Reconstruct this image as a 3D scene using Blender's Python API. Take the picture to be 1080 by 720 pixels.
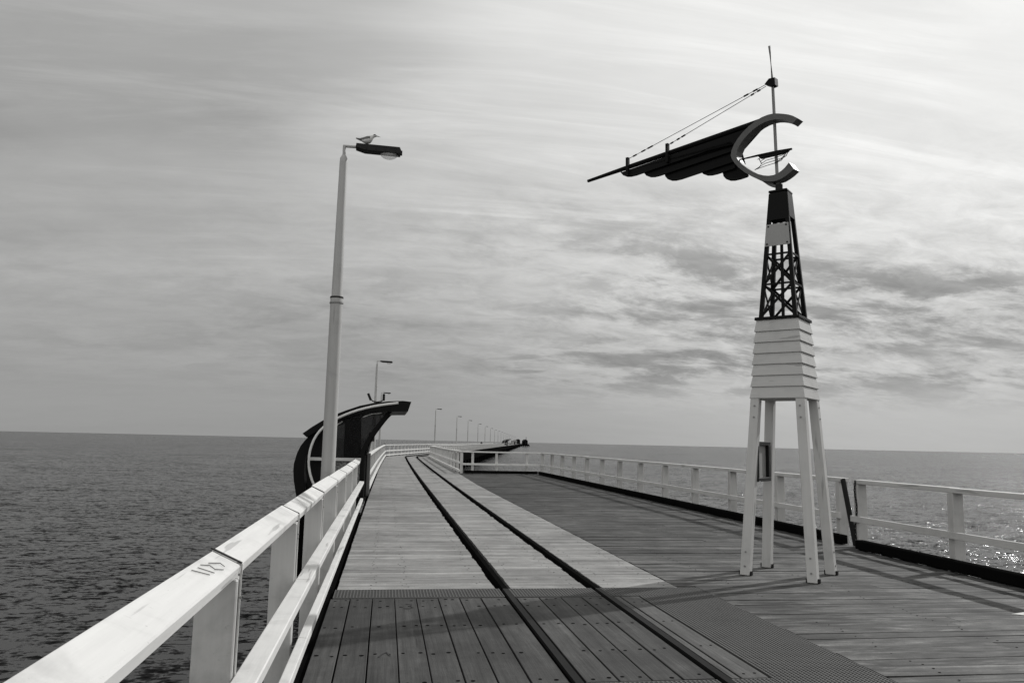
import bpy, bmesh, math, random
from mathutils import Vector, Matrix
from math import sin, cos, radians, pi, tan, atan2
random.seed(11)
for o in list(bpy.data.objects): bpy.data.objects.remove(o)
S = bpy.context.scene
COL = S.collection

# ------------------------------------------------------------------ camera
H = 1.65
YAW, PIT, ROLL = radians(8.9), math.atan(106/830), radians(1.25)
f = Vector((sin(YAW)*cos(PIT), cos(YAW)*cos(PIT), sin(PIT)))
r0 = Vector((cos(YAW), -sin(YAW), 0)); u0 = r0.cross(f)
r = r0*cos(ROLL)+u0*sin(ROLL); u = -r0*sin(ROLL)+u0*cos(ROLL)
cam_d = bpy.data.cameras.new('camera'); cam = bpy.data.objects.new('camera', cam_d); COL.objects.link(cam)
cam_d.sensor_width = 36; cam_d.lens = 830/1080*36; cam_d.clip_start = .05; cam_d.clip_end = 60000
m = Matrix((r, u, -f)).transposed().to_4x4(); m.translation = (0, 0, H); cam.matrix_world = m
S.camera = cam
S.view_settings.view_transform = 'Standard'; S.view_settings.look = 'None'
S.view_settings.exposure = 0; S.view_settings.gamma = 1
S.render.engine = 'CYCLES'

# ------------------------------------------------------------------ sun
SUN_AZ, SUN_EL = radians(62), radians(35)          # clockwise from +Y
sd = bpy.data.lights.new('sun', 'SUN'); sd.energy = 3.1; sd.angle = radians(.8); sd.color = (1, .995, .985)
sun = bpy.data.objects.new('sun', sd); COL.objects.link(sun)
sv = Vector((sin(SUN_AZ)*cos(SUN_EL), cos(SUN_AZ)*cos(SUN_EL), sin(SUN_EL)))
sun.rotation_euler = sv.to_track_quat('Z', 'Y').to_euler()

# ------------------------------------------------------------------ node helper
class NT:
    def __init__(s, tree): s.t = tree; s.n = tree.nodes; s.l = tree.links
    def put(s, sock, v):
        if isinstance(v, bpy.types.NodeSocket): s.l.new(v, sock)
        elif v is not None: sock.default_value = v
    def m(s, op, a, b=None, c=None, clamp=False):
        n = s.n.new('ShaderNodeMath'); n.operation = op; n.use_clamp = clamp
        for i, v in enumerate((a, b, c)): s.put(n.inputs[i], v)
        return n.outputs[0]
    def v(s, op, a, b=None, sc=None):
        n = s.n.new('ShaderNodeVectorMath'); n.operation = op
        s.put(n.inputs[0], a)
        if b is not None: s.put(n.inputs[1], b)
        if sc is not None: s.put(n.inputs['Scale'], sc)
        return n.outputs['Value'] if op in ('DOT_PRODUCT', 'LENGTH') else n.outputs[0]
    def noise(s, vec, scale, detail=4, rough=.55, dist=0, out=0):
        n = s.n.new('ShaderNodeTexNoise'); s.put(n.inputs['Vector'], vec)
        n.inputs['Scale'].default_value = scale; n.inputs['Detail'].default_value = detail
        n.inputs['Roughness'].default_value = rough; n.inputs['Distortion'].default_value = dist
        return n.outputs[out]
    def mr(s, v, a, b, c=0., d=1., smooth=False):
        n = s.n.new('ShaderNodeMapRange'); n.interpolation_type = 'SMOOTHSTEP' if smooth else 'LINEAR'
        s.put(n.inputs[0], v)
        for i, x in enumerate((a, b, c, d)): n.inputs[i+1].default_value = x
        return n.outputs[0]
    def xyz(s, v):
        n = s.n.new('ShaderNodeSeparateXYZ'); s.put(n.inputs[0], v); return n.outputs
    def comb(s, x, y, z):
        n = s.n.new('ShaderNodeCombineXYZ')
        for i, q in enumerate((x, y, z)): s.put(n.inputs[i], q)
        return n.outputs[0]
    def mapping(s, v, loc=(0, 0, 0), rot=(0, 0, 0), sc=(1, 1, 1)):
        n = s.n.new('ShaderNodeMapping'); s.put(n.inputs[0], v)
        n.inputs[1].default_value = loc; n.inputs[2].default_value = rot; n.inputs[3].default_value = sc
        return n.outputs[0]
    def tint(s, v, t=(1, .995, .975)):                # grey value -> very slightly warm grey
        return s.comb(s.m('MULTIPLY', v, t[0]), s.m('MULTIPLY', v, t[1]), s.m('MULTIPLY', v, t[2]))

# ------------------------------------------------------------------ world: high thin cloud over a pale sky
W = bpy.data.worlds.new('World'); S.world = W; W.use_nodes = True
t = NT(W.node_tree); t.n.clear()
sky = t.n.new('ShaderNodeTexSky'); sky.sky_type = 'NISHITA'; sky.sun_disc = False
sky.sun_elevation = SUN_EL; sky.sun_rotation = SUN_AZ
bw = t.n.new('ShaderNodeRGBToBW'); t.l.new(sky.outputs[0], bw.inputs[0])
tc = t.n.new('ShaderNodeTexCoord'); d = tc.outputs['Generated']
x, y, z = t.xyz(d)
def plane(off):
    zc = t.m('ADD', t.m('MAXIMUM', z, 0.0), off)
    return t.comb(t.m('DIVIDE', x, zc), t.m('DIVIDE', y, zc), 0.)
p, pb = plane(.16), plane(.22)
glow_dir = Vector((sin(radians(41))*cos(radians(31)), cos(radians(41))*cos(radians(31)), sin(radians(31))))
dt = t.v('DOT_PRODUCT', d, tuple(glow_dir))
g1 = t.mr(dt, .66, 1.0, 0, .225, True)
g2 = t.mr(dt, .90, 1.0, 0, .09, True)
upc = t.mr(z, .10, .55, 0, .06, True)
base = t.m('ADD', t.m('ADD', t.mr(z, .01, .24, .315, .445, True), upc), t.m('ADD', g1, g2))
# extra sky brightness behind the camera, added as fill for shaded faces
back_fill = t.m('MULTIPLY', t.mr(t.v('DOT_PRODUCT', d, (-.35, -.93, .12)), .05, .75, 0, .62, True), t.mr(t.noise(p, .9, 5), .3, .7, .7, 1.3))
# long cirrus streaks
ps = t.mapping(p, rot=(0, 0, radians(52)), sc=(.40, 1.5, 1))
w1 = t.noise(ps, 1.0, 9, .56, .9)
ps2 = t.mapping(p, loc=(3, 1, 0), rot=(0, 0, radians(30)), sc=(.5, .9, 1))
w2 = t.noise(ps2, .7, 5, .5, .5)
wisps = t.m('ADD', t.mr(w1, .3, .7, -.10, .10), t.mr(w2, .3, .7, -.14, .14))
# mottled darker cloud in a band above the horizon, heavier to the right
pm = t.mapping(pb, loc=(1.7, .4, 0), rot=(0, 0, radians(-14)), sc=(.95, 1.55, 1))
mo = t.noise(pm, 2.5, 12, .66, .30)
mo_s = t.noise(t.mapping(pb, loc=(.6, .2, 0), sc=(.55, 1.0, 1)), 1.0, 4)
band = t.m('MULTIPLY', t.mr(z, .03, .10, 0, 1, True), t.mr(z, .17, .40, 1, 0, True))
side = t.mr(x, -.30, .45, .22, 1.1, True)
dark = t.m('MULTIPLY', t.m('MULTIPLY', t.mr(mo, .43, .60, 0, 1, True), t.mr(mo_s, .38, .56, .15, 1, True)), t.m('MULTIPLY', band, side))
fine = t.mr(t.noise(pm, 8, 9, .66, .5), .32, .68, -.15, .15)
fine = t.m('MULTIPLY', fine, t.m('ADD', .10, t.m('MULTIPLY', band, side)))
# thin bright fibres, and the edge of a brighter sheet of cirrus that crosses the upper left
pf = t.mapping(p, loc=(2, 5, 0), rot=(0, 0, radians(50)), sc=(.42, 3.2, 1))
fib = t.noise(pf, 1.6, 12, .68, 1.1)
fibm = t.noise(t.mapping(p, loc=(7, 1, 0)), .9, 3)
fib = t.m('MULTIPLY', t.mr(fib, .40, .72, -.05, .16, True), t.m('MULTIPLY', t.mr(fibm, .38, .58, .25, 1, True), t.mr(z, .12, .28, 0, 1, True)))
wisps = t.m('ADD', wisps, fib)
sheet = t.v('DOT_PRODUCT', d, (0.6993, 0.3218, -0.6384))
sheet = t.m('ADD', sheet, t.mr(t.noise(pf, .8, 6, .6, .5), .3, .7, -.07, .07))
sheet = t.m('MULTIPLY', t.mr(sheet, -.06, .08, -.12, .05, True), t.mr(z, .16, .40, 0, 1, True))
base = t.m('ADD', base, t.m('MULTIPLY', sheet, .8))
mul = t.m('ADD', 1., t.m('ADD', t.m('MULTIPLY', wisps, t.mr(z, .02, .2, .25, 1, True)), fine))
val = t.m('MULTIPLY', t.m('MULTIPLY', base, mul), t.m('SUBTRACT', 1., t.m('MULTIPLY', dark, .48)))
val = t.m('ADD', val, back_fill)
val = t.m('MAXIMUM', val, .03)
STR = .1
val = t.m('ADD', t.m('MULTIPLY', val, .94/STR), t.m('MULTIPLY', bw.outputs[0], .06))
bg = t.n.new('ShaderNodeBackground'); bg.inputs[1].default_value = STR
t.l.new(t.tint(val, (1, 1, .985)), bg.inputs[0])
wo = t.n.new('ShaderNodeOutputWorld'); t.l.new(bg.outputs[0], wo.inputs[0])

# ------------------------------------------------------------------ materials
MAT = {}
def newmat(name):
    mt = bpy.data.materials.new(name); mt.use_nodes = True; MAT[name] = mt
    k = NT(mt.node_tree); b = k.n['Principled BSDF']
    return mt, k, b
def obj_co(k):
    return k.n.new('ShaderNodeTexCoord').outputs['Object']
def world_co(k):
    return k.n.new('ShaderNodeNewGeometry').outputs['Position']
def bump(k, b, h, strength, dist):
    n = k.n.new('ShaderNodeBump'); n.inputs['Strength'].default_value = strength; n.inputs['Distance'].default_value = dist
    k.l.new(h, n.inputs['Height']); k.l.new(n.outputs[0], b.inputs['Normal'])

def painted(name, v, rough=.5, dirt=.25, grain=None, scale=1., spec=.35):
    mt, k, b = newmat(name); co = world_co(k)
    blot = k.noise(co, 2.2*scale, 6, .65, .3)
    spk = k.noise(co, 45*scale, 3, .6)
    val = k.m('MULTIPLY', v, k.m('SUBTRACT', 1., k.mr(blot, .45, .8, 0, dirt, True)))
    val = k.m('MULTIPLY', val, k.m('SUBTRACT', 1., k.mr(spk, .66, .78, 0, dirt*.9, True)))
    isl = k.n.new('ShaderNodeNewGeometry').outputs['Random Per Island']
    val = k.m('MULTIPLY', val, k.mr(isl, 0, 1, .96, 1.03))
    h = k.noise(co, 30*scale, 4)
    if grain:
        gr = k.noise(k.mapping(co, sc=grain), 1., 6, .6, .2)
        val = k.m('MULTIPLY', val, k.mr(gr, .3, .7, .93, 1.04))
        crack = k.noise(k.mapping(co, loc=(3, 3, 3), sc=grain), .55, 3, .5)
        val = k.m('MULTIPLY', val, k.mr(crack, .66, .70, 1, .66, True))
        h = k.m('ADD', gr, k.m('MULTIPLY', h, .3))
    k.l.new(k.tint(val), b.inputs['Base Color'])
    b.inputs['Roughness'].default_value = rough; b.inputs['Specular IOR Level'].default_value = spec
    bump(k, b, h, .35, .004)
    return mt
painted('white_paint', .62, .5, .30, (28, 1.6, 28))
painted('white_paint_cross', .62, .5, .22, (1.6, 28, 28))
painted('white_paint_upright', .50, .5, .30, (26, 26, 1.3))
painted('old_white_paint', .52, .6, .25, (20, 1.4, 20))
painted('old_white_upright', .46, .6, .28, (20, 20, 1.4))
painted('tower_white', .45, .5, .18, (18, 18, 1.2))
painted('tower_board', .43, .5, .18, (3, 3, 30))
painted('black_paint', .0055, .55, .3, None, 1., .10)
painted('dark_steel', .012, .55, .3, None, 1., .15)
painted('vane_frame', .10, .5, .35, None, 2., .35)
painted('grey_steel', .20, .45, .25, None, 1.5, .5)
painted('pole_grey', .40, .5, .18, (14, 14, .7))
painted('pole_grey_low', .37, .5, .28, (14, 14, .7))
painted('lamp_housing', .016, .6, .4, None, 3., .2)
painted('plate_grey', .27, .5, .12)
painted('pale_pipe', .62, .4, .12)
painted('rust_rail', .007, .5, .5, (30, 1., 30), 1., .0)
painted('rail_head', .010, .5, .5, (40, 1., 40), 1., .05)
painted('tar_timber', .006, .8, .5, (20, 1.5, 20), 1., .0)
painted('pier_timber', .006, .9, .4, None, 1., .0)
painted('pale_timber', .36, .7, .2)
painted('mark_ink', .02, .8, .2); painted('pencil', .16, .8, .3)
painted('bolt', .003, .8, .2, None, 1., .02)
painted('paper', .82, .7, .05)
painted('feather_white', .62, .8, .1); painted('feather_grey', .16, .8, .15); painted('feather_black', .012, .7, .1)
painted('clothes', .02, .9, .2); painted('skin', .3, .6, .1)
painted('grate', .075, .7, .3)

def wood(name, v, axis, var=.22, blotch=.35, rough=.75, droppings=0., spec=.25, uneven=None):
    mt, k, b = newmat(name); co = world_co(k)
    isl = k.n.new('ShaderNodeNewGeometry').outputs['Random Per Island']
    off = k.v('ADD', co, k.comb(k.m('MULTIPLY', isl, 37.), k.m('MULTIPLY', isl, 91.), 0.))
    sc = (1.3, 34, 34) if axis == 'X' else (34, 1.3, 34)
    sc2 = (.5, 9, 9) if axis == 'X' else (9, .5, 9)
    g1 = k.noise(k.mapping(off, sc=sc), 1., 7, .65, .25)
    g2 = k.noise(k.mapping(off, sc=sc2), 1., 5, .6, .6)
    bl = k.noise(co, .9, 6, .6, .4); bl2 = k.noise(co, 5.5, 5, .6, .3)
    knot = k.noise(k.mapping(off, sc=tuple(q*.4+1 for q in sc2)), 1.6, 2, .4)
    val = k.m('MULTIPLY', v, k.mr(isl, 0, 1, 1-var, 1+var))
    val = k.m('MULTIPLY', val, k.mr(g1, .28, .72, .66, 1.32))
    val = k.m('MULTIPLY', val, k.mr(g2, .28, .72, .62, 1.34))
    val = k.m('MULTIPLY', val, k.mr(bl, .35, .68, 1+blotch*.45, 1-blotch))
    val = k.m('MULTIPLY', val, k.mr(bl2, .35, .70, 1.08, 1-blotch*.5))
    val = k.m('MULTIPLY', val, k.mr(knot, .70, .76, 1, .62, True))
    spk = k.noise(co, 55, 4, .7)
    val = k.m('MULTIPLY', val, k.mr(spk, .3, .7, .78, 1.22))
    crack = k.noise(k.mapping(off, loc=(5, 5, 0), sc=sc), .6, 3, .5)
    val = k.m('MULTIPLY', val, k.mr(crack, .68, .72, 1, .5, True))
    if uneven: val = k.m('MULTIPLY', val, k.mr(k.xyz(co)[1], 7, 26, 1.1, .72, True))   # boards get darker along the deck, away from the tower
    if uneven:                                             # long weathered smears and silvered patches lying along the boards
        st = k.noise(k.mapping(off, loc=(9, 2, 0), sc=(1.0, 7, 7)), 1., 5, .65, .8)
        val = k.m('MULTIPLY', val, k.mr(st, .52, .64, 1, .42, True))
        st2 = k.noise(k.mapping(off, loc=(2, 7, 0), sc=(1.4, 10, 10)), 1., 6, .7, .6)
        val = k.m('MULTIPLY', val, k.mr(st2, .47, .66, .88, 1.9, True))
    if droppings:
        vo = k.n.new('ShaderNodeTexVoronoi'); vo.inputs['Scale'].default_value = 1.7; k.l.new(co, vo.inputs['Vector'])
        vo.inputs['Randomness'].default_value = 1
        pick = k.xyz(vo.outputs['Color'])[0]
        rad = k.m('ADD', vo.outputs['Distance'], k.m('MULTIPLY', k.noise(co, 40, 3), .045))
        spot = k.m('MULTIPLY', k.mr(rad, .045, .055, 1, 0), k.mr(pick, 1-droppings, 1-droppings+.01, 0, 1))
        val = k.m('ADD', val, k.m('MULTIPLY', spot, .4))
    k.l.new(k.tint(val), b.inputs['Base Color'])
    b.inputs['Roughness'].default_value = rough; b.inputs['Specular IOR Level'].default_value = spec
    bump(k, b, k.m('ADD', g1, k.m('MULTIPLY', g2, .8)), .6, .006)
    return mt
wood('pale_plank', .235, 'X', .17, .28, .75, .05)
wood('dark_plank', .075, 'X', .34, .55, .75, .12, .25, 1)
wood('near_plank', .047, 'Y', .18, .45, .7, .22)
wood('edge_plank', .075, 'Y', .12, .25, .7, .1)

mt, k, b = newmat('glass_tint')
b.inputs['Base Color'].default_value = (.006, .006, .006, 1); b.inputs['Roughness'].default_value = .2; b.inputs['Specular IOR Level'].default_value = .15
b.inputs['Transmission Weight'].default_value = .0; b.inputs['Alpha'].default_value = .55
mt, k, b = newmat('lens')
b.inputs['Base Color'].default_value = (.75, .75, .74, 1); b.inputs['Roughness'].default_value = .15
b.inputs['Alpha'].default_value = .35
mt, k, b = newmat('perforated')
co = world_co(k); n_ = k.noise(co, 26, 4, .7)
k.l.new(k.tint(k.mr(n_, .42, .6, .03, .22)), b.inputs['Base Color']); b.inputs['Roughness'].default_value = .7

# sea: facets of many sizes given straight to the normal
mt, k, b = newmat('sea_water'); co = world_co(k)
def slopes(scale, sx, sy, rot, amp, det=2):
    c = k.noise(k.mapping(co, rot=(0, 0, radians(rot)), sc=(sx, sy, 1)), scale, det, .6, .3, out=1)
    return k.v('MULTIPLY', k.v('SUBTRACT', c, (.5, .5, .5)), (amp, amp, 0))
sl = k.v('ADD', slopes(.30, .75, 1.3, 12, .8, 3), slopes(1.5, .75, 1.4, -14, 2.7, 4))
sl = k.v('ADD', sl, slopes(6.5, .8, 1.25, 5, 3.6, 3))
gust = k.mr(k.noise(k.mapping(co, sc=(.5, 1.2, 1)), .035, 4), .35, .65, .55, 1.25)
sl = k.v('SCALE', sl, sc=gust)
nrm = k.v('NORMALIZE', k.v('ADD', sl, (0, 0, 1)))
k.l.new(nrm, b.inputs['Normal'])
b.inputs['Base Color'].default_value = (.003, .0031, .0031, 1)
b.inputs['Roughness'].default_value = .15; b.inputs['IOR'].default_value = 1.33
b.inputs['Specular IOR Level'].default_value = .25

# ------------------------------------------------------------------ mesh helpers
class MB:
    def __init__(s): s.bm = bmesh.new(); s.mats = []
    def mi(s, mat):
        if mat not in s.mats: s.mats.append(mat)
        return s.mats.index(mat)
    def hexa(s, c, mat, bev=0):
        """c: 8 corners, bottom ring 0-3 then top ring 4-7"""
        tmp = bmesh.new() if bev else s.bm
        v = [tmp.verts.new(q) for q in c]
        fs = [tmp.faces.new([v[i] for i in q]) for q in ((3, 2, 1, 0), (4, 5, 6, 7), (0, 1, 5, 4), (1, 2, 6, 5), (2, 3, 7, 6), (3, 0, 4, 7))]
        if bev:
            bmesh.ops.bevel(tmp, geom=list(tmp.edges), offset=bev, segments=1, affect='EDGES', profile=.5)
            s.merge(tmp, mat)
        else:
            for q in fs: q.material_index = s.mi(mat)
    def merge(s, tmp, mat):
        i = s.mi(mat); mp = {v: s.bm.verts.new(v.co) for v in tmp.verts}
        for fc in tmp.faces:
            try:
                q = s.bm.faces.new([mp[v] for v in fc.verts]); q.material_index = i; q.smooth = fc.smooth
            except ValueError: pass
        tmp.free()
    def box(s, lo, hi, mat, bev=0):
        (a, b_, c), (d_, e, g) = lo, hi
        s.hexa([(a, b_, c), (d_, b_, c), (d_, e, c), (a, e, c), (a, b_, g), (d_, b_, g), (d_, e, g), (a, e, g)], mat, bev)
    def beam(s, p, q, w, h, mat, up=(0, 0, 1), bev=0):
        """rectangular bar from p to q, w across, h along up"""
        p, q, up = Vector(p), Vector(q), Vector(up); a = (q-p).normalized()
        side = a.cross(up)
        if side.length < 1e-4: side = a.cross(Vector((0, 1, 0)))
        side.normalize(); v = side.cross(a).normalized()
        sx, vy = side*w/2, v*h/2
        s.hexa([p-sx-vy, p+sx-vy, q+sx-vy, q-sx-vy, p-sx+vy, p+sx+vy, q+sx+vy, q-sx+vy], mat, bev)
    def tube(s, pts, rad, mat, n=10, cap=True):
        pts = [Vector(q) for q in pts]
        if not hasattr(rad, '__len__'): rad = [rad]*len(pts)
        i = s.mi(mat); rings = []
        for j, q in enumerate(pts):
            a = (pts[min(j+1, len(pts)-1)]-pts[max(j-1, 0)]).normalized()
            e1 = a.cross(Vector((0, 0, 1)))
            if e1.length < .05: e1 = a.cross(Vector((0, 1, 0)))
            e1.normalize(); e2 = a.cross(e1).normalized()
            rings.append([s.bm.verts.new(q+(e1*cos(2*pi*k_/n)+e2*sin(2*pi*k_/n))*rad[j]) for k_ in range(n)])
        for A, B in zip(rings, rings[1:]):
            for k_ in range(n):
                q = s.bm.faces.new((A[k_], A[(k_+1) % n], B[(k_+1) % n], B[k_])); q.material_index = i; q.smooth = True
        if cap:
            for R_ in (rings[0][::-1], rings[-1]):
                q = s.bm.faces.new(R_); q.material_index = i
                for e_ in q.edges: e_.smooth = False
    def loft(s, rings, mat, cap=True, matf=None):
        i = s.mi(mat); vs = [[s.bm.verts.new(q) for q in R_] for R_ in rings]; n = len(vs[0])
        for j, (A, B) in enumerate(zip(vs, vs[1:])):
            for k_ in range(n):
                q = s.bm.faces.new((A[k_], A[(k_+1) % n], B[(k_+1) % n], B[k_])); q.smooth = True
                q.material_index = s.mi(matf(j, k_)) if matf else i
        if cap:
            for R_ in (vs[0][::-1], vs[-1]):
                q = s.bm.faces.new(R_); q.material_index = i
    def prism(s, poly, to3, depth, mat, tri=True):
        """2-D outline poly, to3(a,b)->Vector, extruded by vector depth"""
        i = s.mi(mat); dv = Vector(depth)
        A = [s.bm.verts.new(to3(*q)) for q in poly]; B = [s.bm.verts.new(Vector(to3(*q))+dv) for q in poly]
        n = len(poly); fs = [s.bm.faces.new(A[::-1]), s.bm.faces.new(B)]
        for k_ in range(n):
            fs.append(s.bm.faces.new((A[k_], A[(k_+1) % n], B[(k_+1) % n], B[k_])))
        for q in fs: q.material_index = i
        if tri: bmesh.ops.triangulate(s.bm, faces=fs[:2])
    def strip(s, outer, inner, to3, depth, mat):
        """band between two equally long polylines, extruded"""
        i = s.mi(mat); dv = Vector(depth)
        R_ = []
        for a, b_ in zip(outer, inner):
            p_, q_ = Vector(to3(*a)), Vector(to3(*b_))
            R_.append([s.bm.verts.new(w_) for w_ in (p_, q_, q_+dv, p_+dv)])
        fs = [s.bm.faces.new(R_[0][::-1]), s.bm.faces.new(R_[-1])]
        for A, B in zip(R_, R_[1:]):
            for k_ in range(4): fs.append(s.bm.faces.new((A[k_], A[(k_+1) % 4], B[(k_+1) % 4], B[k_])))
        for q in fs: q.material_index = i
    def disc(s, c, rad, h, mat, n=8):
        s.tube([c, (c[0], c[1], c[2]+h)], rad, mat, n)
    def build(s, name, parent=None, origin=None, label=None):
        bmesh.ops.recalc_face_normals(s.bm, faces=list(s.bm.faces))
        off = Vector(origin) if origin is not None else (Vector(parent.matrix_local.translation) if parent and parent.parent is None else Vector((0, 0, 0)))
        if parent is not None and parent.parent is not None and origin is None:
            off = Vector(parent.parent.location)
        if off.length: bmesh.ops.translate(s.bm, verts=list(s.bm.verts), vec=-off)
        me = bpy.data.meshes.new(name); s.bm.to_mesh(me); s.bm.free()
        for q in s.mats: me.materials.append(MAT[q])
        o = bpy.data.objects.new(name, me); COL.objects.link(o)
        if parent is not None: o.parent = parent
        elif origin is not None: o.location = origin
        if label: o['label'] = label
        return o
def tag(o, label, cat, group=None):
    o['label'] = label; o['category'] = cat
    if group: o['group'] = group
    return o
def thing(name, label, cat, loc=(0, 0, 0), group=None):
    o = bpy.data.objects.new(name, None); COL.objects.link(o); o.location = loc; o.empty_display_size = .2
    bpy.context.view_layer.update()
    return tag(o, label, cat, group)
def struct(o, kind='structure'):
    o['kind'] = kind; return o
def copy_tree(o, parent=None):
    c = o.copy(); COL.objects.link(c)
    if parent is not None: c.parent = parent
    for ch in list(o.children): copy_tree(ch, c)
    return c
def boxpart(name, parent, lo, hi, mat, bev=.004, label=None):
    q = MB(); q.box(lo, hi, mat, bev); return q.build(name, parent, label=label)
def beampart(name, parent, a, b_, w, h, mat, up=(0, 0, 1), bev=.004):
    q = MB(); q.beam(a, b_, w, h, mat, up, bev); return q.build(name, parent)
def rnd(a, b_): return random.uniform(a, b_)

# ------------------------------------------------------------------ layout of the jetty
def dx(Y): return .0001*Y*Y if Y > 0 else 0.          # the long straight bears very slightly right
BEND = 78.; SL = .1835                                 # then turns right by ten degrees
XL, XR = -.55, 3.62                                    # deck edges of the narrow track jetty
RAILX = (1.385, 2.455)
def after(off, Y):                                     # a line parallel to the pier after the bend
    return off + dx(BEND) + (Y-BEND)*SL

# sea and sea bed horizon
q = MB(); i = q.mi('sea_water'); SEA = -2.3
R_ = 26000; N_ = 96
c0 = q.bm.verts.new((0, 0, SEA)); prev = None
for rad in (60, 600, 5000, R_):
    ring = [q.bm.verts.new((rad*cos(2*pi*j/N_), rad*sin(2*pi*j/N_), SEA)) for j in range(N_)]
    for j in range(N_):
        if prev is None: q.bm.faces.new((c0, ring[j], ring[(j+1) % N_]))
        else: q.bm.faces.new((prev[j], ring[j], ring[(j+1) % N_], prev[(j+1) % N_]))
    prev = ring
struct(q.build('sea'))

# ------------------------------------------------------------------ decks (real boards, real gaps)
def cross_planks(name, y0, y1, spans, mat, wlo, whi, gap, nails=None, ymax_nail=45, split=0., rough=.0015):
    """spans: function(Y) -> list of (x0,x1)"""
    q = MB(); yy = y0
    while yy < y1-.02:
        w_ = min(rnd(wlo, whi), y1-yy)
        g_ = gap*rnd(.15, .8)
        if rnd(0, 1) < .13: g_ *= 3.6
        for (a, b_) in spans(yy):
            cuts = [a]
            if split and b_-a > 2.5 and rnd(0, 1) < split: cuts.append(a+(b_-a)*rnd(.3, .7))
            cuts.append(b_)
            for c_, d_ in zip(cuts, cuts[1:]):
                zz = [rnd(-rough, rough) for _ in range(2)]; sk = rnd(-.75, .75)*gap; sk2 = rnd(-.75, .75)*gap
                j1, j2 = rnd(-.004, .004), rnd(-.004, .004)
                x0, x1 = c_+.002+j1, d_-.002+j2
                A, B = yy+g_/2, yy+w_-g_/2
                q.hexa([(x0, A+sk, -.05), (x1, A+sk2, -.05), (x1, B+sk2, -.05), (x0, B+sk, -.05),
                        (x0, A+sk, zz[0]), (x1, A+sk2, zz[1]), (x1, B+sk2, zz[1]), (x0, B+sk, zz[0])], mat)
                if nails and yy < ymax_nail:
                    for nx in nails:
                        if x0+.03 < nx < x1-.03:
                            for fy in (.27, .73):
                                if rnd(0, 1) < .55:
                                    q.disc((nx+rnd(-.045, .045), A+(B-A)*fy, max(zz)+.0004), rnd(.006, .011), .0012, 'bolt', 6)
        yy += w_
    return q.build(name)
def pale_spans(Y):
    o = dx(Y) if Y < BEND else after(0, Y)
    wob = rnd(-.012, .012)
    a, b_ = RAILX[0]+o, RAILX[1]+o
    xr = 3.45+o if Y < 30 else 3.45+o+.17*min(1, (Y-30)/11)
    return [(XL+.08+o, a-.095+wob), (a+.085, b_-.095+wob), (b_+.085, xr)]
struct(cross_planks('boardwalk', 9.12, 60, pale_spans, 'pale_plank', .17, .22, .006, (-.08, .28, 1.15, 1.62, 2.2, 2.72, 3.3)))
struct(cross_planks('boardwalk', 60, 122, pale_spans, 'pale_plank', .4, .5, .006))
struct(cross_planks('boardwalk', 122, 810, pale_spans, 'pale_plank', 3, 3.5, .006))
DX0, DX1 = 3.47, 8.04
def dark_spans(Y):
    l_ = 3.70 if Y < 9.0 else (DX0 if Y < 30 else DX0+.17*min(1, (Y-30)/11)+dx(Y))
    if 9 <= Y < 30: l_ += dx(Y)
    return [(l_, DX1 if Y > 12.3 else 7.86)]
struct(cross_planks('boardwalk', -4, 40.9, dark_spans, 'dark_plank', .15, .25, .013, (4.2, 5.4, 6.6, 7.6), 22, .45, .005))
# long boards in the foreground
def long_boards():
    q = MB(); y0, y1 = 5.60, 8.60
    lines = [-.50, -.295, -.066, .16, .385, .615, .84, 1.07, 1.345]
    groups = [lines, [1.452, 1.70, 1.94, 2.17, 2.415], ]
    for L in groups:
        for a, b_ in zip(L, L[1:]):
            zz = rnd(-.0025, .0025); g_ = rnd(.004, .0075)
            q.box((a+g_, y0+rnd(-.008, .008), -.05), (b_-g_, y1+rnd(-.006, .006), zz), 'near_plank', .003)
            for Y in (5.68, 6.42, 7.35, 8.18, 8.5):
                for fx in (.28, .72):
                    if rnd(0, 1) < .8:
                        q.disc((a+(b_-a)*fx+rnd(-.02, .02), Y+rnd(-.035, .035), zz+.0004), rnd(.013, .019), .0015, 'bolt', 8)
    for a, b_ in ((2.53, 2.60), (2.61, 2.82)):
        q.box((a+.004, y0, -.05), (b_-.004, y1, 0.), 'edge_plank', .003)
        if b_-a > .1:
            for Y in (5.7, 6.5, 7.4, 8.3): q.disc((a+.06, Y, .0004), .012, .0015, 'bolt', 8); q.disc((a+.15, Y+.01, .0004), .012, .0015, 'bolt', 8)
    # pencil-like scratches and a curl drawn on the boards
    def stroke(pts, w_):
        for p_, q_ in zip(pts, pts[1:]):
            q.beam((p_[0], p_[1], .003), (q_[0], q_[1], .003), w_, .0016, 'mark_ink')
    stroke([(.015, 6.34), (.045, 6.43), (.075, 6.47), (.10, 6.37)], .014)
    stroke([(.27, 8.30), (.33, 8.27), (.30, 8.2), (.34, 8.13), (.30, 8.08), (.24, 8.09)], .012)
    stroke([(.25, 8.22), (.23, 8.14)], .012)
    return q.build('boardwalk')
struct(long_boards())
def long_boards_back():
    q = MB(); y0, y1 = -4, 5.08
    for a in range(36):
        x0 = -.5+a*.234
        if x0 > 3.5: break
        for lo, hi in ((x0, x0+.234),):
            if lo < 1.46 and hi > 1.31 or lo < 2.53 and hi > 2.38: continue
            q.box((lo+.005, y0, -.05), (hi-.005, y1, rnd(-.002, .002)), 'near_plank', .003)
    return q.build('boardwalk')
struct(long_boards_back())
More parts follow.
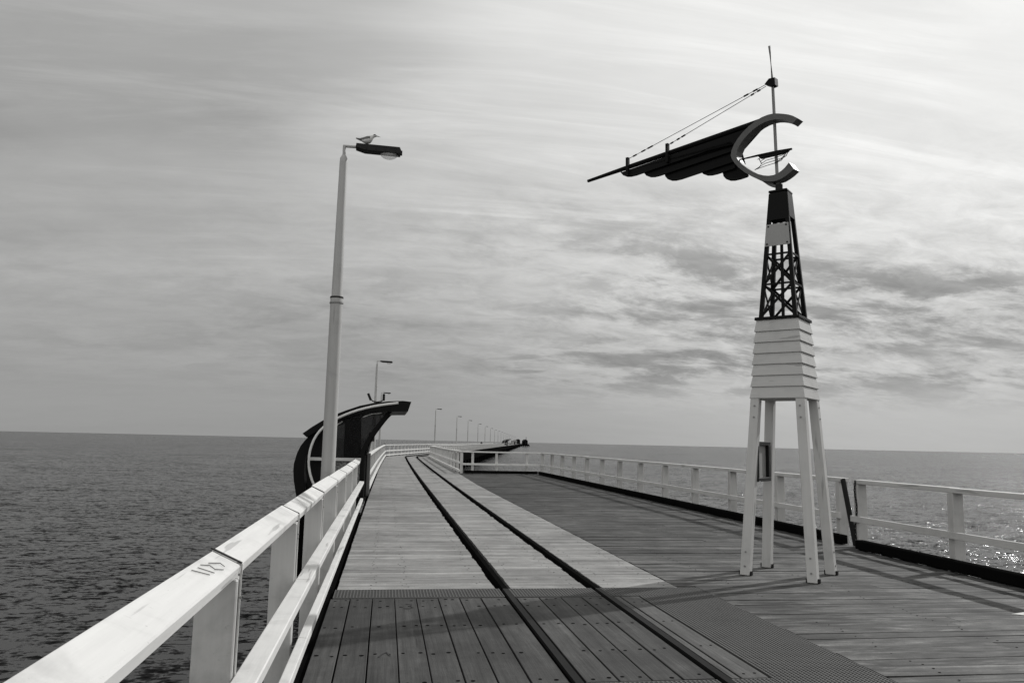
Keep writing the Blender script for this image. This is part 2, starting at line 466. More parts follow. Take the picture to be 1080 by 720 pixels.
# moulded grating: dark sheet below, bars both ways
def grating(x0, x1, y0, y1, step, ztop=.004):
    q = MB(); n = int(round((x1-x0)/step))
    for j in range(n+1):
        c_ = x0+(x1-x0)*j/n; q.box((c_-.006, y0, -.03), (c_+.006, y1, ztop), 'grate')
    n = int(round((y1-y0)/step))
    for j in range(n+1):
        c_ = y0+(y1-y0)*j/n; q.box((x0, c_-.008, -.028), (x1, c_+.008, ztop-.003), 'grate')
    q.box((x0, y0, -.032), (x1, y1, -.004), 'grate')
    return q.build('walkway_grating')
for a in ((-.47, 1.33), (1.45, 2.40), (2.52, 3.68)):
    struct(grating(a[0], a[1], 8.64, 9.10, .034)); struct(grating(a[0], min(a[1], 2.82), 5.11, 5.57, .034))
struct(grating(2.845, 3.68, 5.11, 8.62, .034))
# timber frame under the boards: closes the view through the gaps, leaves the gaps dark
q = MB()
q.box((-.5, -4, -.5), (8.0, 40.9, -.075), 'tar_timber')
q.box((-.56, -4, -.42), (-.5, 18.8, -.03), 'tar_timber')
def slab(y0, y1, a, b_):
    f_ = (lambda Y: dx(Y) if Y <= BEND else after(0, Y))
    q.hexa([(a+f_(y0), y0, -.5), (b_+f_(y0), y0, -.5), (b_+f_(y1), y1, -.5), (a+f_(y1), y1, -.5),
            (a+f_(y0), y0, -.075), (b_+f_(y0), y0, -.075), (b_+f_(y1), y1, -.075), (a+f_(y1), y1, -.075)], 'tar_timber')
for a, b_ in ((40.9, 50), (50, 60), (60, 70), (70, 78), (78, 300), (300, 810)): slab(a, b_, -.5, XR+.02)
struct(q.build('jetty_frame'))

# ------------------------------------------------------------------ railway
def rail_thing(X, label):
    root = thing('railway_rail', label, 'rail', (X, 0, 0), 'two railway rails set into the deck')
    def path(Y): return X + (dx(Y) if Y < BEND else after(0, Y))
    ys = [-4, 5, 9, 15, 22, 30, 38, 46, 54, 62, 70, 78, 90, 140, 220, 330]
    q, h_ = MB(), MB()
    for a, b_ in zip(ys, ys[1:]):
        xa, xb = path(a), path(b_); hp = .09 if a >= 70 else .022
        q.hexa([(xa-.05, a, -.07), (xa+.05, a, -.07), (xb+.05, b_, -.07), (xb-.05, b_, -.07),
                (xa-.03, a, -.008), (xa+.03, a, -.008), (xb+.03, b_, -.008), (xb-.03, b_, -.008)], 'rust_rail')
        h_.hexa([(xa-.033, a, -.0075), (xa+.033, a, -.0075), (xb+.033, b_, -.0075), (xb-.033, b_, -.0075),
                 (xa-.030, a, .022 if a < 70.5 else hp), (xa+.030, a, .022 if a < 70.5 else hp), (xb+.030, b_, hp), (xb-.030, b_, hp)], 'rail_head' if a < 9 else 'rust_rail')
    q.build('rail_web', root); h_.build('rail_head', root)
rail_thing(RAILX[0], 'rusty railway rail nearer the long white handrail')
rail_thing(RAILX[1], 'rusty railway rail nearer the tower')

# ------------------------------------------------------------------ railings
def railing_near():
    root = thing('railing', 'close white timber railing with a broad sloping handrail above the dark sea', 'railing', (-.7, 3.8, 0))
    joints = [-1.2, 1.38, 3.80, 6.22, 8.64, 11.06, 13.5, 16.0, 18.5, 20.4]
    for a, b_ in zip(joints, joints[1:]):
        q = MB(); k1, k2 = rnd(-.006, .006), rnd(-.006, .006)
        if a == 8.64: k1 = .012
        def ring(Y, kk):
            o = .0012*max(0, Y-6); return [(-.762+o, Y, 1.088+kk), (-.632+o, Y, 1.028+kk), (-.622+o, Y, 1.080+kk), (-.752+o, Y, 1.143+kk)]
        A, B = ring(a+.009, k1), ring(b_-.009, k2)
        q.hexa([A[0], A[1], B[1], B[0], A[3], A[2], B[2], B[3]], 'white_paint', .006)
        hr = q.build('handrail', root)
        if b_ < 20:
            g_ = MB(); e_ = ring(b_, .0035)
            A2, B2 = Vector(e_[3])+Vector((-.004, 0, .001)), Vector(e_[2])+Vector((.004, 0, -.001))
            g_.beam(A2+Vector((0, rnd(-.01, .01), 0)), B2+Vector((0, rnd(-.01, .01), 0)), .016, .0058, 'mark_ink', (.43, 0, .9)); g_.build('joint_strap', hr)
        if a == 1.38:
            # scratched tally strokes near the joint
            def onr(s_, Y): return Vector((-.752+.13*s_, Y, 1.143-.063*s_+.0015))
            for pts in (((.22, 3.30), (.66, 3.36)), ((.26, 3.38), (.70, 3.42)), ((.24, 3.44), (.42, 3.50), (.62, 3.48), (.80, 3.54)), ((.34, 3.53), (.56, 3.62), (.74, 3.60))):
                g_ = MB()
                g_.tube([onr(*p_) for p_ in pts], .0020, 'pencil', 4); g_.build('scratched_mark', hr)
    for Y in joints[1:-1]:
        q = MB(); o = .0012*max(0, Y-6)
        x0, x1 = -.805+o, -.628+o; y0, y1 = Y-.03, Y+.075
        zt0, zt1 = 1.070, 1.014
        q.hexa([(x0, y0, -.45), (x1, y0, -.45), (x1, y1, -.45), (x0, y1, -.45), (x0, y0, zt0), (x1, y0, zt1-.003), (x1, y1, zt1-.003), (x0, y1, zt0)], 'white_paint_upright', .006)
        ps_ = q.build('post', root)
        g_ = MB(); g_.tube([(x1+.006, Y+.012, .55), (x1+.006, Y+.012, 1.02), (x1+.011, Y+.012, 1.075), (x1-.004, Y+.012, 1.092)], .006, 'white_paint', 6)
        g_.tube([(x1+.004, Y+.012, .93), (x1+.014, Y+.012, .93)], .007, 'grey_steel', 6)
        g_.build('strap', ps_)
    for a, b_ in ((-1.2, 6.24), (6.25, 13.52), (13.53, 20.4)):
        oa, ob = .0012*max(0, a-6), .0012*max(0, b_-6)
        for nm, z0, z1, x0, x1 in (('mid_rail', .535, .60, -.620, -.510), ('bottom_rail', .105, .18, -.582, -.515)):
            q = MB(); q.hexa([(x0+oa, a, z0), (x1+oa, a, z0), (x1+ob, b_, z0), (x0+ob, b_, z0), (x0+oa, a, z1), (x1+oa, a, z1-.006), (x1+ob, b_, z1-.006), (x0+ob, b_, z1)], 'white_paint', .006)
            q.build(nm, root)
railing_near()

def railing(label, path, posts, side, upright='old_white_upright', long_='old_white_paint', mid=(.43, .53), top=(1.07, 1.14), bottom=None, pw=.17, pt=.12, wide=.17, loc=None, zb=-.3):
    """path: list of (x,y); posts: list of (x,y,dirx,diry); side: +1 posts outside to the right of travel"""
    a0 = path[0]
    root = thing('railing', label, 'railing', (a0[0], a0[1], 0))
    for (a, b_) in zip(path, path[1:]):
        v_ = (Vector((b_[0], b_[1], 0))-Vector((a[0], a[1], 0))); n_ = Vector((v_.y, -v_.x, 0)).normalized()*side
        A, B = Vector((a[0], a[1], 0)), Vector((b_[0], b_[1], 0))
        hz, mz = (top[0]+top[1])/2, (mid[0]+mid[1])/2
        jj = rnd(-.006, .006)
        beampart('handrail', root, A+Vector((0, 0, hz+jj)), B+Vector((0, 0, hz-jj)), wide, top[1]-top[0], long_, bev=.006)
        o = n_*(-pw/2-.028)
        beampart('mid_rail', root, A+o+Vector((0, 0, mz)), B+o+Vector((0, 0, mz-jj)), .05, mid[1]-mid[0], long_)
        if bottom: beampart('bottom_rail', root, A+o+Vector((0, 0, (bottom[0]+bottom[1])/2)), B+o+Vector((0, 0, (bottom[0]+bottom[1])/2)), .08, bottom[1]-bottom[0], long_)
    for (X, Y, ux, uy) in posts:
        c_ = Vector((X, Y, 0)); U = Vector((ux, uy, 0)).normalized()
        q = MB(); q.beam(c_+Vector((0, 0, zb)), c_+Vector((0, 0, top[0]-.003)), pt, pw, upright, (U.y, -U.x, 0), .006)
        q.build('post', root)
    return root
RX = 8.17
# long railing on the right
ys = [13.32+2.29*j for j in range(12)]+[40.95]
pt_ = [(RX, 13.2)]+[(RX, ys[j]) for j in (2, 4, 6, 8, 10)]+[(RX, 41.0)]
railing('long weathered white railing on the open deck behind the tower, ending at the chained gap', pt_, [(RX, Y, 0, 1) for Y in ys], 1)
ys = [12.6, 10.3, 8.0, 5.7, 3.4]
railing('short white railing on the right from the chained gap to the picture edge', [(8.07, 12.7), (8.07, 10.3), (8.07, 5.7), (8.07, 2)], [(8.07, Y, 0, 1) for Y in ys], -1)
# far cross railing
railing('pale railing across the far end of the wide dark deck', [(3.97, 41.02), (RX-.1, 41.02)], [(X, 41.06, 1, 0) for X in (4.5, 5.75, 7.35)], -1, long_='white_paint_cross', upright='white_paint_upright', pw=.12)
# kerbs
def kerb(label, a, b_, w_=.15, h_=.15, z0=.012):
    q = MB(); q.beam((a[0], a[1], z0+h_/2), (b_[0], b_[1], z0+h_/2), w_, h_, 'tar_timber', bev=.012)
    o = q.build('kerb_beam', None, (a[0], a[1], 0)); tag(o, label, 'kerb')
kerb('long black timber kerb under the far right railing', (7.99, 13.0), (7.99, 40.8))
kerb('short black timber kerb at the foot of the railing nearest on the right', (7.86, 12.35), (7.86, 2.))
kerb('black timber kerb across the far end of the dark deck', (4.05, 40.85), (7.9, 40.85))
# chain and leaning dark bar at the gap
q = MB(); q.beam((8.02, 12.70, .02), (8.04, 13.06, 1.13), .05, .09, 'dark_steel', (0, 1, .3), .006)
tag(q.build('leaning_bar', None, (8.02, 12.7, 0)), 'dark flat steel bar leaning in the gap between the two right railings', 'bar')
ch = thing('chain', 'dark hanging chain at the end post of the nearer right railing', 'chain', (8.02, 12.60, 1.08))
for j in range(22):
    zz = 1.10-j*.046; q = MB(); ring = []
    for s_ in range(9):
        a = 2*pi*s_/8; o = Vector((cos(a)*.014, 0, sin(a)*.032)) if j % 2 else Vector((0, cos(a)*.014, sin(a)*.032))
        sag = .02*sin(j*.5)+(.05 if j > 13 else 0)*(j-13)/9
        ring.append(Vector((7.97, 12.58+sag, zz))+o)
    q.tube(ring, .0075, 'dark_steel', 6, False); q.build('chain_link', ch)

# railings of the track jetty
def lx(Y): return XL-.09+dx(Y)
seg = [25.6, 38, 52, 66, 78]
L1 = [(lx(Y), Y) for Y in seg]
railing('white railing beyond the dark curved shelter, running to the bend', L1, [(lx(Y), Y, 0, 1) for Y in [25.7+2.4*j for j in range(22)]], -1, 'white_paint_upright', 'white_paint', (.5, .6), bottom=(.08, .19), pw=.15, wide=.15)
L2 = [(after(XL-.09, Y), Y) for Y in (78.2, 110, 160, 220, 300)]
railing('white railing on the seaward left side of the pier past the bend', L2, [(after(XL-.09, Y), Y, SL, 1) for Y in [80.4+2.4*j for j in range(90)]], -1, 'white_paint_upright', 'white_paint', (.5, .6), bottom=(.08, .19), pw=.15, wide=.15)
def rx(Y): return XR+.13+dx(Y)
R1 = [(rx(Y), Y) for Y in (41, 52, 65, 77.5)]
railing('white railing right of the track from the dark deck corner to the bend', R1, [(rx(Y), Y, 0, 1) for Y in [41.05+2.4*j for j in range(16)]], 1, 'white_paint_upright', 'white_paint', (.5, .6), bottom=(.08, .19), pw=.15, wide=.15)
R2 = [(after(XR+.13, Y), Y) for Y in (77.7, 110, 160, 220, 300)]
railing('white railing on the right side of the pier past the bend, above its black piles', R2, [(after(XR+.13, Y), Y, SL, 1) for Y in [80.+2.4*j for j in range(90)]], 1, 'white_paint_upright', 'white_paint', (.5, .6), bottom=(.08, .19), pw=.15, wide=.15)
# pier sub-structure past the bend
pier = thing('pier_substructure', 'black piles and beams under the long pier past the bend', 'pier', (after(XR, 80), 80, SEA))
for off in (XL-.26, XR+.31):
    q = MB()
    for a, b_ in ((78, 140), (140, 220), (220, 330), (330, 480), (480, 810)):
        q.beam((after(off, a), a, -.5), (after(off, b_), b_, -.5), .12, 1.25, 'pier_timber')
    q.build('beam', pier)
Ys = [42+6*j for j in range(46)]+[330+22*j for j in range(22)]
for Y in Ys[6:]:
    for off in (XL+.1, XR-.05):
        q = MB(); X = after(off, Y)
        q.tube([(X, Y, SEA-1.5), (X, Y, -.5)], .19 if Y < 320 else .35, 'pier_timber', 8); 
        q.build('pile', pier) if off > 0 or Y < 130 else q.bm.free()
for Y in Ys[6:30]:
    q = MB(); q.beam((after(XL, Y), Y, -.7), (after(XR, Y), Y, -2.1), .12, .22, 'pier_timber'); q.build('brace', pier)
for Y in (43, 49, 55, 61, 67, 73):
    q = MB(); q.tube([(rx(Y)-.15, Y, SEA-1.5), (rx(Y)-.15, Y, -.45)], .19, 'pier_timber', 10); q.build('pile', pier)
q = MB()
for a, b_ in ((41.2, 52), (52, 65), (65, 78)):
    q.beam((rx(a)-.06, a, -.42), (rx(b_)-.06, b_, -.42), .14, .5, 'pier_timber')
q.build('beam', pier)

# ------------------------------------------------------------------ lamp posts
def lamp(label, loc, rot, far=False):
    root = thing('street_lamp', label, 'street lamp', (0, 0, 0), 'street lamps along the left edge of the jetty')
    q = MB(); q.tube([(0, 0, -.9), (0, 0, 3.84)], [.118, .100], 'pole_grey_low', 20); lo_ = q.build('lower_pole', root)
    q = MB(); q.tube([(0, 0, 3.94), (0, 0, 6.22), (0, 0, 6.30), (0, 0, 6.36)], [.088, .066, .062, .03], 'pole_grey', 20); q.build('upper_pole', root)
    q = MB(); q.tube([(0, 0, 3.83), (0, 0, 3.855)], .112, 'grey_steel', 20); q.tube([(0, 0, 3.855), (0, 0, 3.92)], .102, 'pole_grey_low', 20)
    q.tube([(0, 0, 3.92), (0, 0, 3.945)], .108, 'dark_steel', 20); q.build('collar', root)
    q = MB(); q.tube([(0, 0, 6.34), (0, 0, 6.52)], .026, 'pole_grey', 10); q.tube([(-.02, 0, 6.515), (.24, 0, 6.515)], .024, 'pole_grey', 10); q.build('arm', root)
    q = MB(); prof = [(.20, 6.55), (.92, 6.535), (.945, 6.48), (.93, 6.43), (.56, 6.44), (.34, 6.445), (.19, 6.49)]
    q.prism(prof, lambda a, b_: Vector((a, -.10, b_)), (0, .20, 0), 'lamp_housing')
    for xx in (.36, .52, .68, .84): q.box((xx, -.106, 6.455), (xx+.015, .106, 6.549-.02*xx), 'lamp_housing')
    q.box((.93, -.06, 6.445), (.965, .06, 6.49), 'lamp_housing'); hd = q.build('lamp_head', root)
    q = MB(); rings = []
    for j in range(7):
        a = j/6*pi/2*.97; rings.append([(.745+.15*cos(a)*cos(2*pi*s_/16), .085*cos(a)*sin(2*pi*s_/16), 6.432-.095*sin(a)) for s_ in range(16)])
    q.loft(rings, 'lens'); q.build('lens', hd)
    root.location = loc; root.rotation_euler = (0, 0, rot)
    return root
L = lamp('tall grey street lamp by the near railing with a tern on its head', (-.885, 13.0, 0), 0)
spots = [(-.95+dx(48), 50.0, 0), (-.62, 84.0, -.05)]+[(after(-1.35, Y), Y, -.18) for Y in (123, 158, 186, 221, 255, 289, 322, 356, 392, 430, 470, 510, 550, 600, 650, 700, 750)]
names = ['second nearest street lamp, rising just behind the curved shelter roof', 'third street lamp, its head seen low beside the right tip of the shelter roof',
         'fourth street lamp, first one standing past the bend of the pier', 'fifth street lamp, second one past the bend of the pier',
         'sixth street lamp, third one past the bend of the pier']
for j, (X, Y, a) in enumerate(spots):
    c_ = copy_tree(L); c_.location = (X, Y, 0); c_.rotation_euler = (0, 0, a)
    c_['label'] = names[j] if j < len(names) else 'tiny far street lamp in the row fading toward the end of the pier'

# ------------------------------------------------------------------ birds
def tern(label, loc, rot, sc=1., white='feather_white', name='perched_tern', group=None):
    root = thing(name, label, 'bird', (0, 0, 0), group)
    q = MB()                                             # body faces +x
    sp = [(-.165, .118, .012, .006), (-.12, .106, .020, .010), (-.075, .092, .036, .032), (-.03, .090, .050, .052), (.015, .102, .052, .058),
          (.05, .126, .044, .048), (.075, .146, .029, .030), (.095, .166, .027, .028), (.115, .172, .026, .025), (.132, .168, .017, .016), (.142, .164, .008, .007)]
    rings = [[(X+(-(.35)*rz*cos(2*pi*s_/12) if 3 < i_ < 7 else 0), ry*sin(2*pi*s_/12), Z+rz*cos(2*pi*s_/12)) for s_ in range(12)] for i_, (X, Z, ry, rz) in enumerate(sp)]
    q.loft(rings, white, True, lambda j, k_: 'feather_black' if j >= 7 and (k_ in (0, 1, 2, 9, 10, 11)) else white)
    q.build('body', root)
    for sy in (-1, 1):
        q = MB(); rings = []
        for X, Z, h_, w_ in ((.045, .125, .026, .012), (.0, .112, .040, .016), (-.06, .104, .032, .014), (-.12, .108, .018, .010), (-.19, .128, .005, .004)):
            yb = sy*(.038 if X > -.02 else .030 if X > -.1 else .014)
            rings.append([(X, yb+sy*w_*max(0, sin(a))+sy*.004*cos(a), Z+h_*cos(a)) for a in [2*pi*s_/10*sy for s_ in range(10)]])
        q.loft(rings, 'feather_grey'); q.build('wing', root)
    q = MB(); q.tube([(.136, 0, .166), (.17, 0, .158), (.205, 0, .146)], [.0085, .006, .001], 'feather_grey', 8); q.build('bill', root)
    for sy in (-1, 1):
        q = MB(); q.tube([(.005, sy*.018, .065), (.012, sy*.018, .0)], .0045, 'feather_black', 6); q.beam((-.002, sy*.018, .002), (.034, sy*.018, .002), .02, .004, 'feather_black'); q.build('leg', root)
    root.location = loc; root.rotation_euler = (0, 0, rot); root.scale = (sc, sc, sc)
    return root
T = tern('white tern with black cap perched on the nearest street lamp head', (-.885+.38, 13.0, 6.546), radians(-12), 1.06)
B0 = tern('dark gull perched on the railing corner where the pier bends', (lx(77.6), 77.6, 1.14), radians(60), 1.15, 'feather_grey', 'perched_gull')
for Y in (143.1, 148.4, 161, 168, 183.8):
    c_ = copy_tree(B0); c_.location = (after(XL-.09, Y), Y, 1.14); c_.rotation_euler = (0, 0, rnd(0, 6)); c_.scale = (1.25,)*3
    c_['label'] = 'tiny dark gull in a row on the far pier railing'; c_['group'] = 'gulls on the far pier railing'

# ------------------------------------------------------------------ tower (navigation-beacon shape)
TC = Vector((5.31, 9.94, 0))
tw = thing('beacon_tower', 'four-legged tower with white weatherboards below a black lattice top', 'tower', tuple(TC))
def cr(rad, z, j):                                        # corner j of the square of half-diagonal rad: left, near, right, far
    return TC+Vector(((-rad, 0), (0, -rad), (rad, 0), (0, rad))[j]+(z,))
for j in range(4):
    q = MB(); w_ = .122
    a, b_ = cr(.602, 0.006, j), cr(.412, 2.36, j)
    d1 = Vector((1, -1, 0)).normalized(); d2 = Vector((1, 1, 0)).normalized()
    c8 = []
    for P, s_ in ((a, w_/2), (b_, w_/2*.95)):
        c8 += [P-d1*s_-d2*s_, P+d1*s_-d2*s_, P+d1*s_+d2*s_, P-d1*s_+d2*s_]
    q.hexa(c8, 'tower_white', .006); lg = q.build('leg', tw)
    q = MB(); q.beam(cr(.602, .03, j)-d1*.085, cr(.602, .03, j)+d1*.085, .05, .05, 'dark_steel'); q.build('foot_bracket', lg)
    for zz in (.12, .30, 2.05, 2.2):
        if j == 3: continue
        c_ = cr(.602-.083*zz, zz, j); nb_ = -d2 if j in (0, 1) else -d1*-1
        q = MB(); q.tube([c_+nb_*.056, c_+nb_*.070], .013, 'grey_steel', 8); q.build('bolt', lg)
# weatherboards: each course is a flared frustum
zs = [2.30, 2.455, 2.605, 2.755, 2.905, 3.055, 3.205, 3.36]
for a, b_ in zip(zs, zs[1:]):
    q = MB(); f_ = lambda z: .498-(z-2.30)*.090
    lo_, hi_ = f_(a)+.016, f_(b_)-.012
    q.hexa([cr(lo_, a, j) for j in range(4)]+[cr(hi_, b_+.004, j) for j in range(4)], 'tower_board', .004)
    q.build('weatherboard', tw)
q = MB(); q.hexa([cr(.425, 3.362, j) for j in range(4)]+[cr(.420, 3.402, j) for j in range(4)], 'black_paint', .004); q.build('cap_frame', tw)
fl = lambda z: .352-(z-3.40)*(.352-.168)/(5.17-3.40)
lat = MB()
for j in range(4):
    lat_c = MB(); lat_c.beam(cr(fl(3.40)-.03, 3.402, j), cr(fl(5.15)-.03, 5.15, j), .054, .054, 'black_paint', (1, 1, 0), .004); lat_c.build('lattice_post', tw)
lv = [3.42, 3.86, 4.28]
for j in range(4):
    k_ = (j+1) % 4
    nrm_ = (cr(1, 0, j)+cr(1, 0, k_)-2*TC).normalized()
    for a, b_ in zip(lv, lv[1:]):
        for s0, s1 in ((a, b_), (b_, a)):
            off = nrm_*(.004 if s0 == a else -.012)
            q = MB(); q.beam(cr(fl(s0)-.03, s0, j)+off, cr(fl(s1)-.03, s1, k_)+off, .034, .012, 'black_paint', nrm_); q.build('lattice_brace', tw)
        q = MB(); q.beam(cr(fl(b_)-.03, b_, j)+nrm_*.016, cr(fl(b_)-.03, b_, k_)+nrm_*.016, .026, .012, 'black_paint', nrm_); q.build('lattice_bar', tw)
def facepanel(name, j, z0, z1, ins, mat, out, th=.012, bolts=False):
    k_ = (j+1) % 4; nrm_ = (cr(1, 0, j)+cr(1, 0, k_)-2*TC).normalized()
    def at(z, s_): return cr(fl(z)-.005, z, j).lerp(cr(fl(z)-.005, z, k_), s_)+nrm_*out
    A = [at(z0, ins), at(z0, 1-ins), at(z1, 1-ins), at(z1, ins)]
    q = MB(); q.hexa(A+[p_+nrm_*th for p_ in A], mat, .002)
    if bolts:
        for z_, s_ in ((z0+.03, .1), (z0+.03, .9), (z1-.03, .1), (z1-.03, .9)):
            c_ = at(z_, s_)+nrm_*(th+.0005); q.tube([c_, c_+nrm_*.008], .012, 'black_paint', 8)
    return q.build(name, tw)
facepanel('grey_plate', 0, 4.39, 4.70, .0, 'plate_grey', .02, .012, True)
for j in range(4): facepanel('dark_panel', j, 4.765 if j == 0 else 4.80, 5.16, .02, 'black_paint', .001)
q = MB(); q.hexa([cr(.185, 5.172, j) for j in range(4)]+[cr(.178, 5.20, j) for j in range(4)], 'black_paint', .004); q.build('top_cap', tw)
q = MB(); q.tube([TC+Vector((0, 0, 3.4)), TC+Vector((0, 0, 5.17))], .022, 'dark_steel', 10); q.tube([TC+Vector((-.02, 0, 5.2)), TC+Vector((-.02, 0, 5.30))], .05, 'dark_steel', 12); q.build('core_pipe', tw)
# framed notice between two legs
A, B = cr(.602-.09, 0, 0), cr(.602-.09, 0, 3)
A.z = B.z = 0
dirn = (B-A).normalized(); nn = Vector((dirn.y, -dirn.x, 0))
def nb(s_, z, o): return A+dirn*s_+nn*o+Vector((0, 0, z))
sg = thing('notice_board', 'dark framed board fixed between two tower legs', 'sign', tuple(nb(.3, 1.2, 0)))
q = MB(); q.hexa([nb(.08, 1.25, .02), nb(.52, 1.25, .02), nb(.52, 1.25, .045), nb(.08, 1.25, .045), nb(.08, 1.68, .02), nb(.52, 1.68, .02), nb(.52, 1.68, .045), nb(.08, 1.68, .045)], 'plate_grey'); q.build('panel', sg)
for s0, s1, z0, z1 in ((.05, .56, 1.20, 1.25), (.05, .56, 1.68, 1.73), (.05, .085, 1.25, 1.68), (.475, .56, 1.25, 1.68)):
    q = MB(); q.hexa([nb(s0, z0, .0), nb(s1, z0, .0), nb(s1, z0, .09), nb(s0, z0, .09), nb(s0, z1, .0), nb(s1, z1, .0), nb(s1, z1, .09), nb(s0, z1, .09)], 'dark_steel', .003); q.build('frame', sg)

# ------------------------------------------------------------------ wind vane on the tower
VC = Vector((5.30, 9.95, 0)); VPHI = radians(28)       # the vane is turned so that its tail points away to the left
_e, _n = Vector((.8826, -.4701, 0)), Vector((.4701, .8826, 0))
VE = _e*cos(VPHI)-_n*sin(VPHI); VN = _n*cos(VPHI)+_e*sin(VPHI)
def vp(a, b_, n_=0.):                                     # drawing units of the elevation -> metres along the turned vane
    s_ = a/(cos(VPHI)+a*sin(VPHI)/11.27); t_ = 1-s_*sin(VPHI)/11.27
    return VC+VE*s_+VN*n_+Vector((0, 0, 1.65+t_*(b_-1.65)))
vn = thing('wind_vane', 'black wing-shaped wind vane with an open hoop and tall mast on top of the tower', 'wind vane', tuple(vp(0, 5.24)))
q = MB(); q.tube([vp(-.02, 5.24), vp(-.025, 5.4), vp(-.06, 6.8), vp(-.093, 7.37)], [.026, .023, .020, .018], 'grey_steel', 10); q.build('mast', vn)
q = MB(); q.tube([vp(-2.764, 5.612, .03), vp(-2.1, 5.785, .03), vp(-.15, 6.295, .03)], [.026, .038, .042], 'black_paint', 12); q.build('spar', vn)
spl = lambda a: 6.27+.262*(a+.261)
feat = [(-2.245, 5.615, .155), (-1.92, 5.588, .14), (-1.63, 5.518, .17), (-1.14, 5.562, .13), (-.84, 5.468, .16)]
for i_, (ut, zb, hh) in enumerate(feat):
    n_ = .0+.042*i_; pts = []
    ub = ut+.16
    pts.append((ut+.01, spl(ut)-.055))
    zc_ = spl(ut)-.055
    span_ = zc_-zb
    if span_ > .30:
        pts = [(ut+.20, spl(ut+.2)-.055), (ut+.05, zb+.26)]
    pts += [(ut-.012, zb+.13), (ut+.0, zb+.075), (ut+.035, zb+.03), (ut+.09, zb+.004), (ut+.15, zb), (ut+.23, zb+.012), (ut+.32, zb+.036)]
    zl = lambda a: zb+.036+.262*(a-ut-.32)
    if i_ < 4: pts += [(-.66, zl(-.66)), (-.655, max(zl(-.655)+.02, 5.86))]
    else: pts += [(-.50, 5.520), (-.60, 5.62), (-.655, 5.75), (-.655, 5.86)]
    pts += [(-.60, 5.96), (-.46, 6.11), (-.30, spl(-.30)-.055)]
    q = MB(); q.prism(pts, lambda a, b_, n_=n_: vp(a, b_, n_), VN*.026, 'black_paint'); q.build('feather_board', vn)
for ua in (-2.13, -1.54):
    q = MB(); q.beam(vp(ua, spl(ua)-.16, -.02), vp(ua, spl(ua)+.125, -.02), .045, .05, 'black_paint', VN); q.build('stay_post', vn)
ho = [(.309, 6.21), (.223, 6.269), (.085, 6.307), (-.042, 6.322), (-.21, 6.271), (-.393, 6.137), (-.54, 5.955), (-.607, 5.792), (-.582, 5.691), (-.467, 5.539), (-.277, 5.396), (-.125, 5.334), (.027, 5.334), (.154, 5.405), (.243, 5.486)]
hi_ = [(.213, 6.115), (.165, 6.155), (.09, 6.19), (-.02, 6.200), (-.16, 6.167), (-.304, 6.07), (-.436, 5.929), (-.503, 5.781), (-.491, 5.705), (-.402, 5.603), (-.262, 5.492), (-.123, 5.444), (-.009, 5.454), (.094, 5.527), (.159, 5.620)]
def chaik(P):
    R2_ = [P[0]]
    for a, b_ in zip(P, P[1:]): R2_ += [(a[0]*.75+b_[0]*.25, a[1]*.75+b_[1]*.25), (a[0]*.25+b_[0]*.75, a[1]*.25+b_[1]*.75)]
    return R2_+[P[-1]]
q = MB(); q.strip(chaik(ho), chaik([(A[0]*.26+B[0]*.74, A[1]*.26+B[1]*.74) for A, B in zip(ho, hi_)]), lambda a, b_: vp(a, b_, -.10), VN*.16, 'vane_frame'); q.build('hoop', vn)
q = MB(); q.prism([(-.22, 5.375), (-.12, 5.29), (-.03, 5.262), (.02, 5.275), (-.05, 5.30), (-.075, 5.345)], lambda a, b_: vp(a, b_, -.05), VN*.1, 'vane_frame'); q.build('keel_bracket', vn)
q = MB(); q.prism([(-.15, 6.79), (-.09, 6.866), (-.01, 6.875), (-.005, 6.765), (-.06, 6.745)], lambda a, b_: vp(a, b_, -.045), VN*.09, 'black_paint'); q.build('mast_clamp', vn)
for a, b_ in (((-.145, 6.79), (-2.12, 5.885)), ((-.14, 6.765), (-1.545, 6.03))):
    q = MB(); A, B = Vector(vp(*a, -.02)), Vector(vp(*b_, -.02)); q.tube([A, B], .0045, 'dark_steel', 6)
    for s_ in ((.05, .08), (.11, .14), (.80, .84), (.86, .89), (.93, .96)):
        q.tube([A.lerp(B, s_[0]), A.lerp(B, s_[1])], .013, 'dark_steel', 8)
    q.build('stay_cable', vn)
# skeletal little hull inside the hoop
q = MB(); q.tube([vp(-.609, 5.70, -.02), vp(-.27, 5.751, -.02), vp(.0, 5.78, -.02), vp(.185, 5.80, -.02)], [.008, .016, .022, .016], 'black_paint', 8)
q.prism([(-.25, 5.728), (.0, 5.782), (.15, 5.792), (.13, 5.765), (.02, 5.735), (-.23, 5.70)], lambda a, b_: vp(a, b_, -.05), VN*.06, 'black_paint'); q.build('model_keel', vn)
q = MB()
for k_ in range(5):
    s_ = k_/4; z0 = 5.69-.145*s_
    q.tube([vp(-.27-.03*s_+.06*sin(s_*pi), z0, -.03), vp(-.15, z0+.045-.01*s_, -.05), vp(-.02, z0+.07-.005*s_, -.05), vp(.07-.02*s_, z0+.10, -.03), vp(.13-.03*s_, 5.775-.04*s_, -.02)], .0045, 'dark_steel', 6)
q.tube([vp(-.25, 5.70, -.03), vp(-.22, 5.63, -.03), vp(-.24, 5.58, -.03), vp(-.31, 5.54, -.03)], .006, 'dark_steel', 6)
q.tube([vp(.14, 5.78, -.02), vp(.11, 5.71, -.02), vp(.04, 5.66, -.03), vp(-.05, 5.61, -.03)], .006, 'dark_steel', 6); q.build('model_ribs', vn)

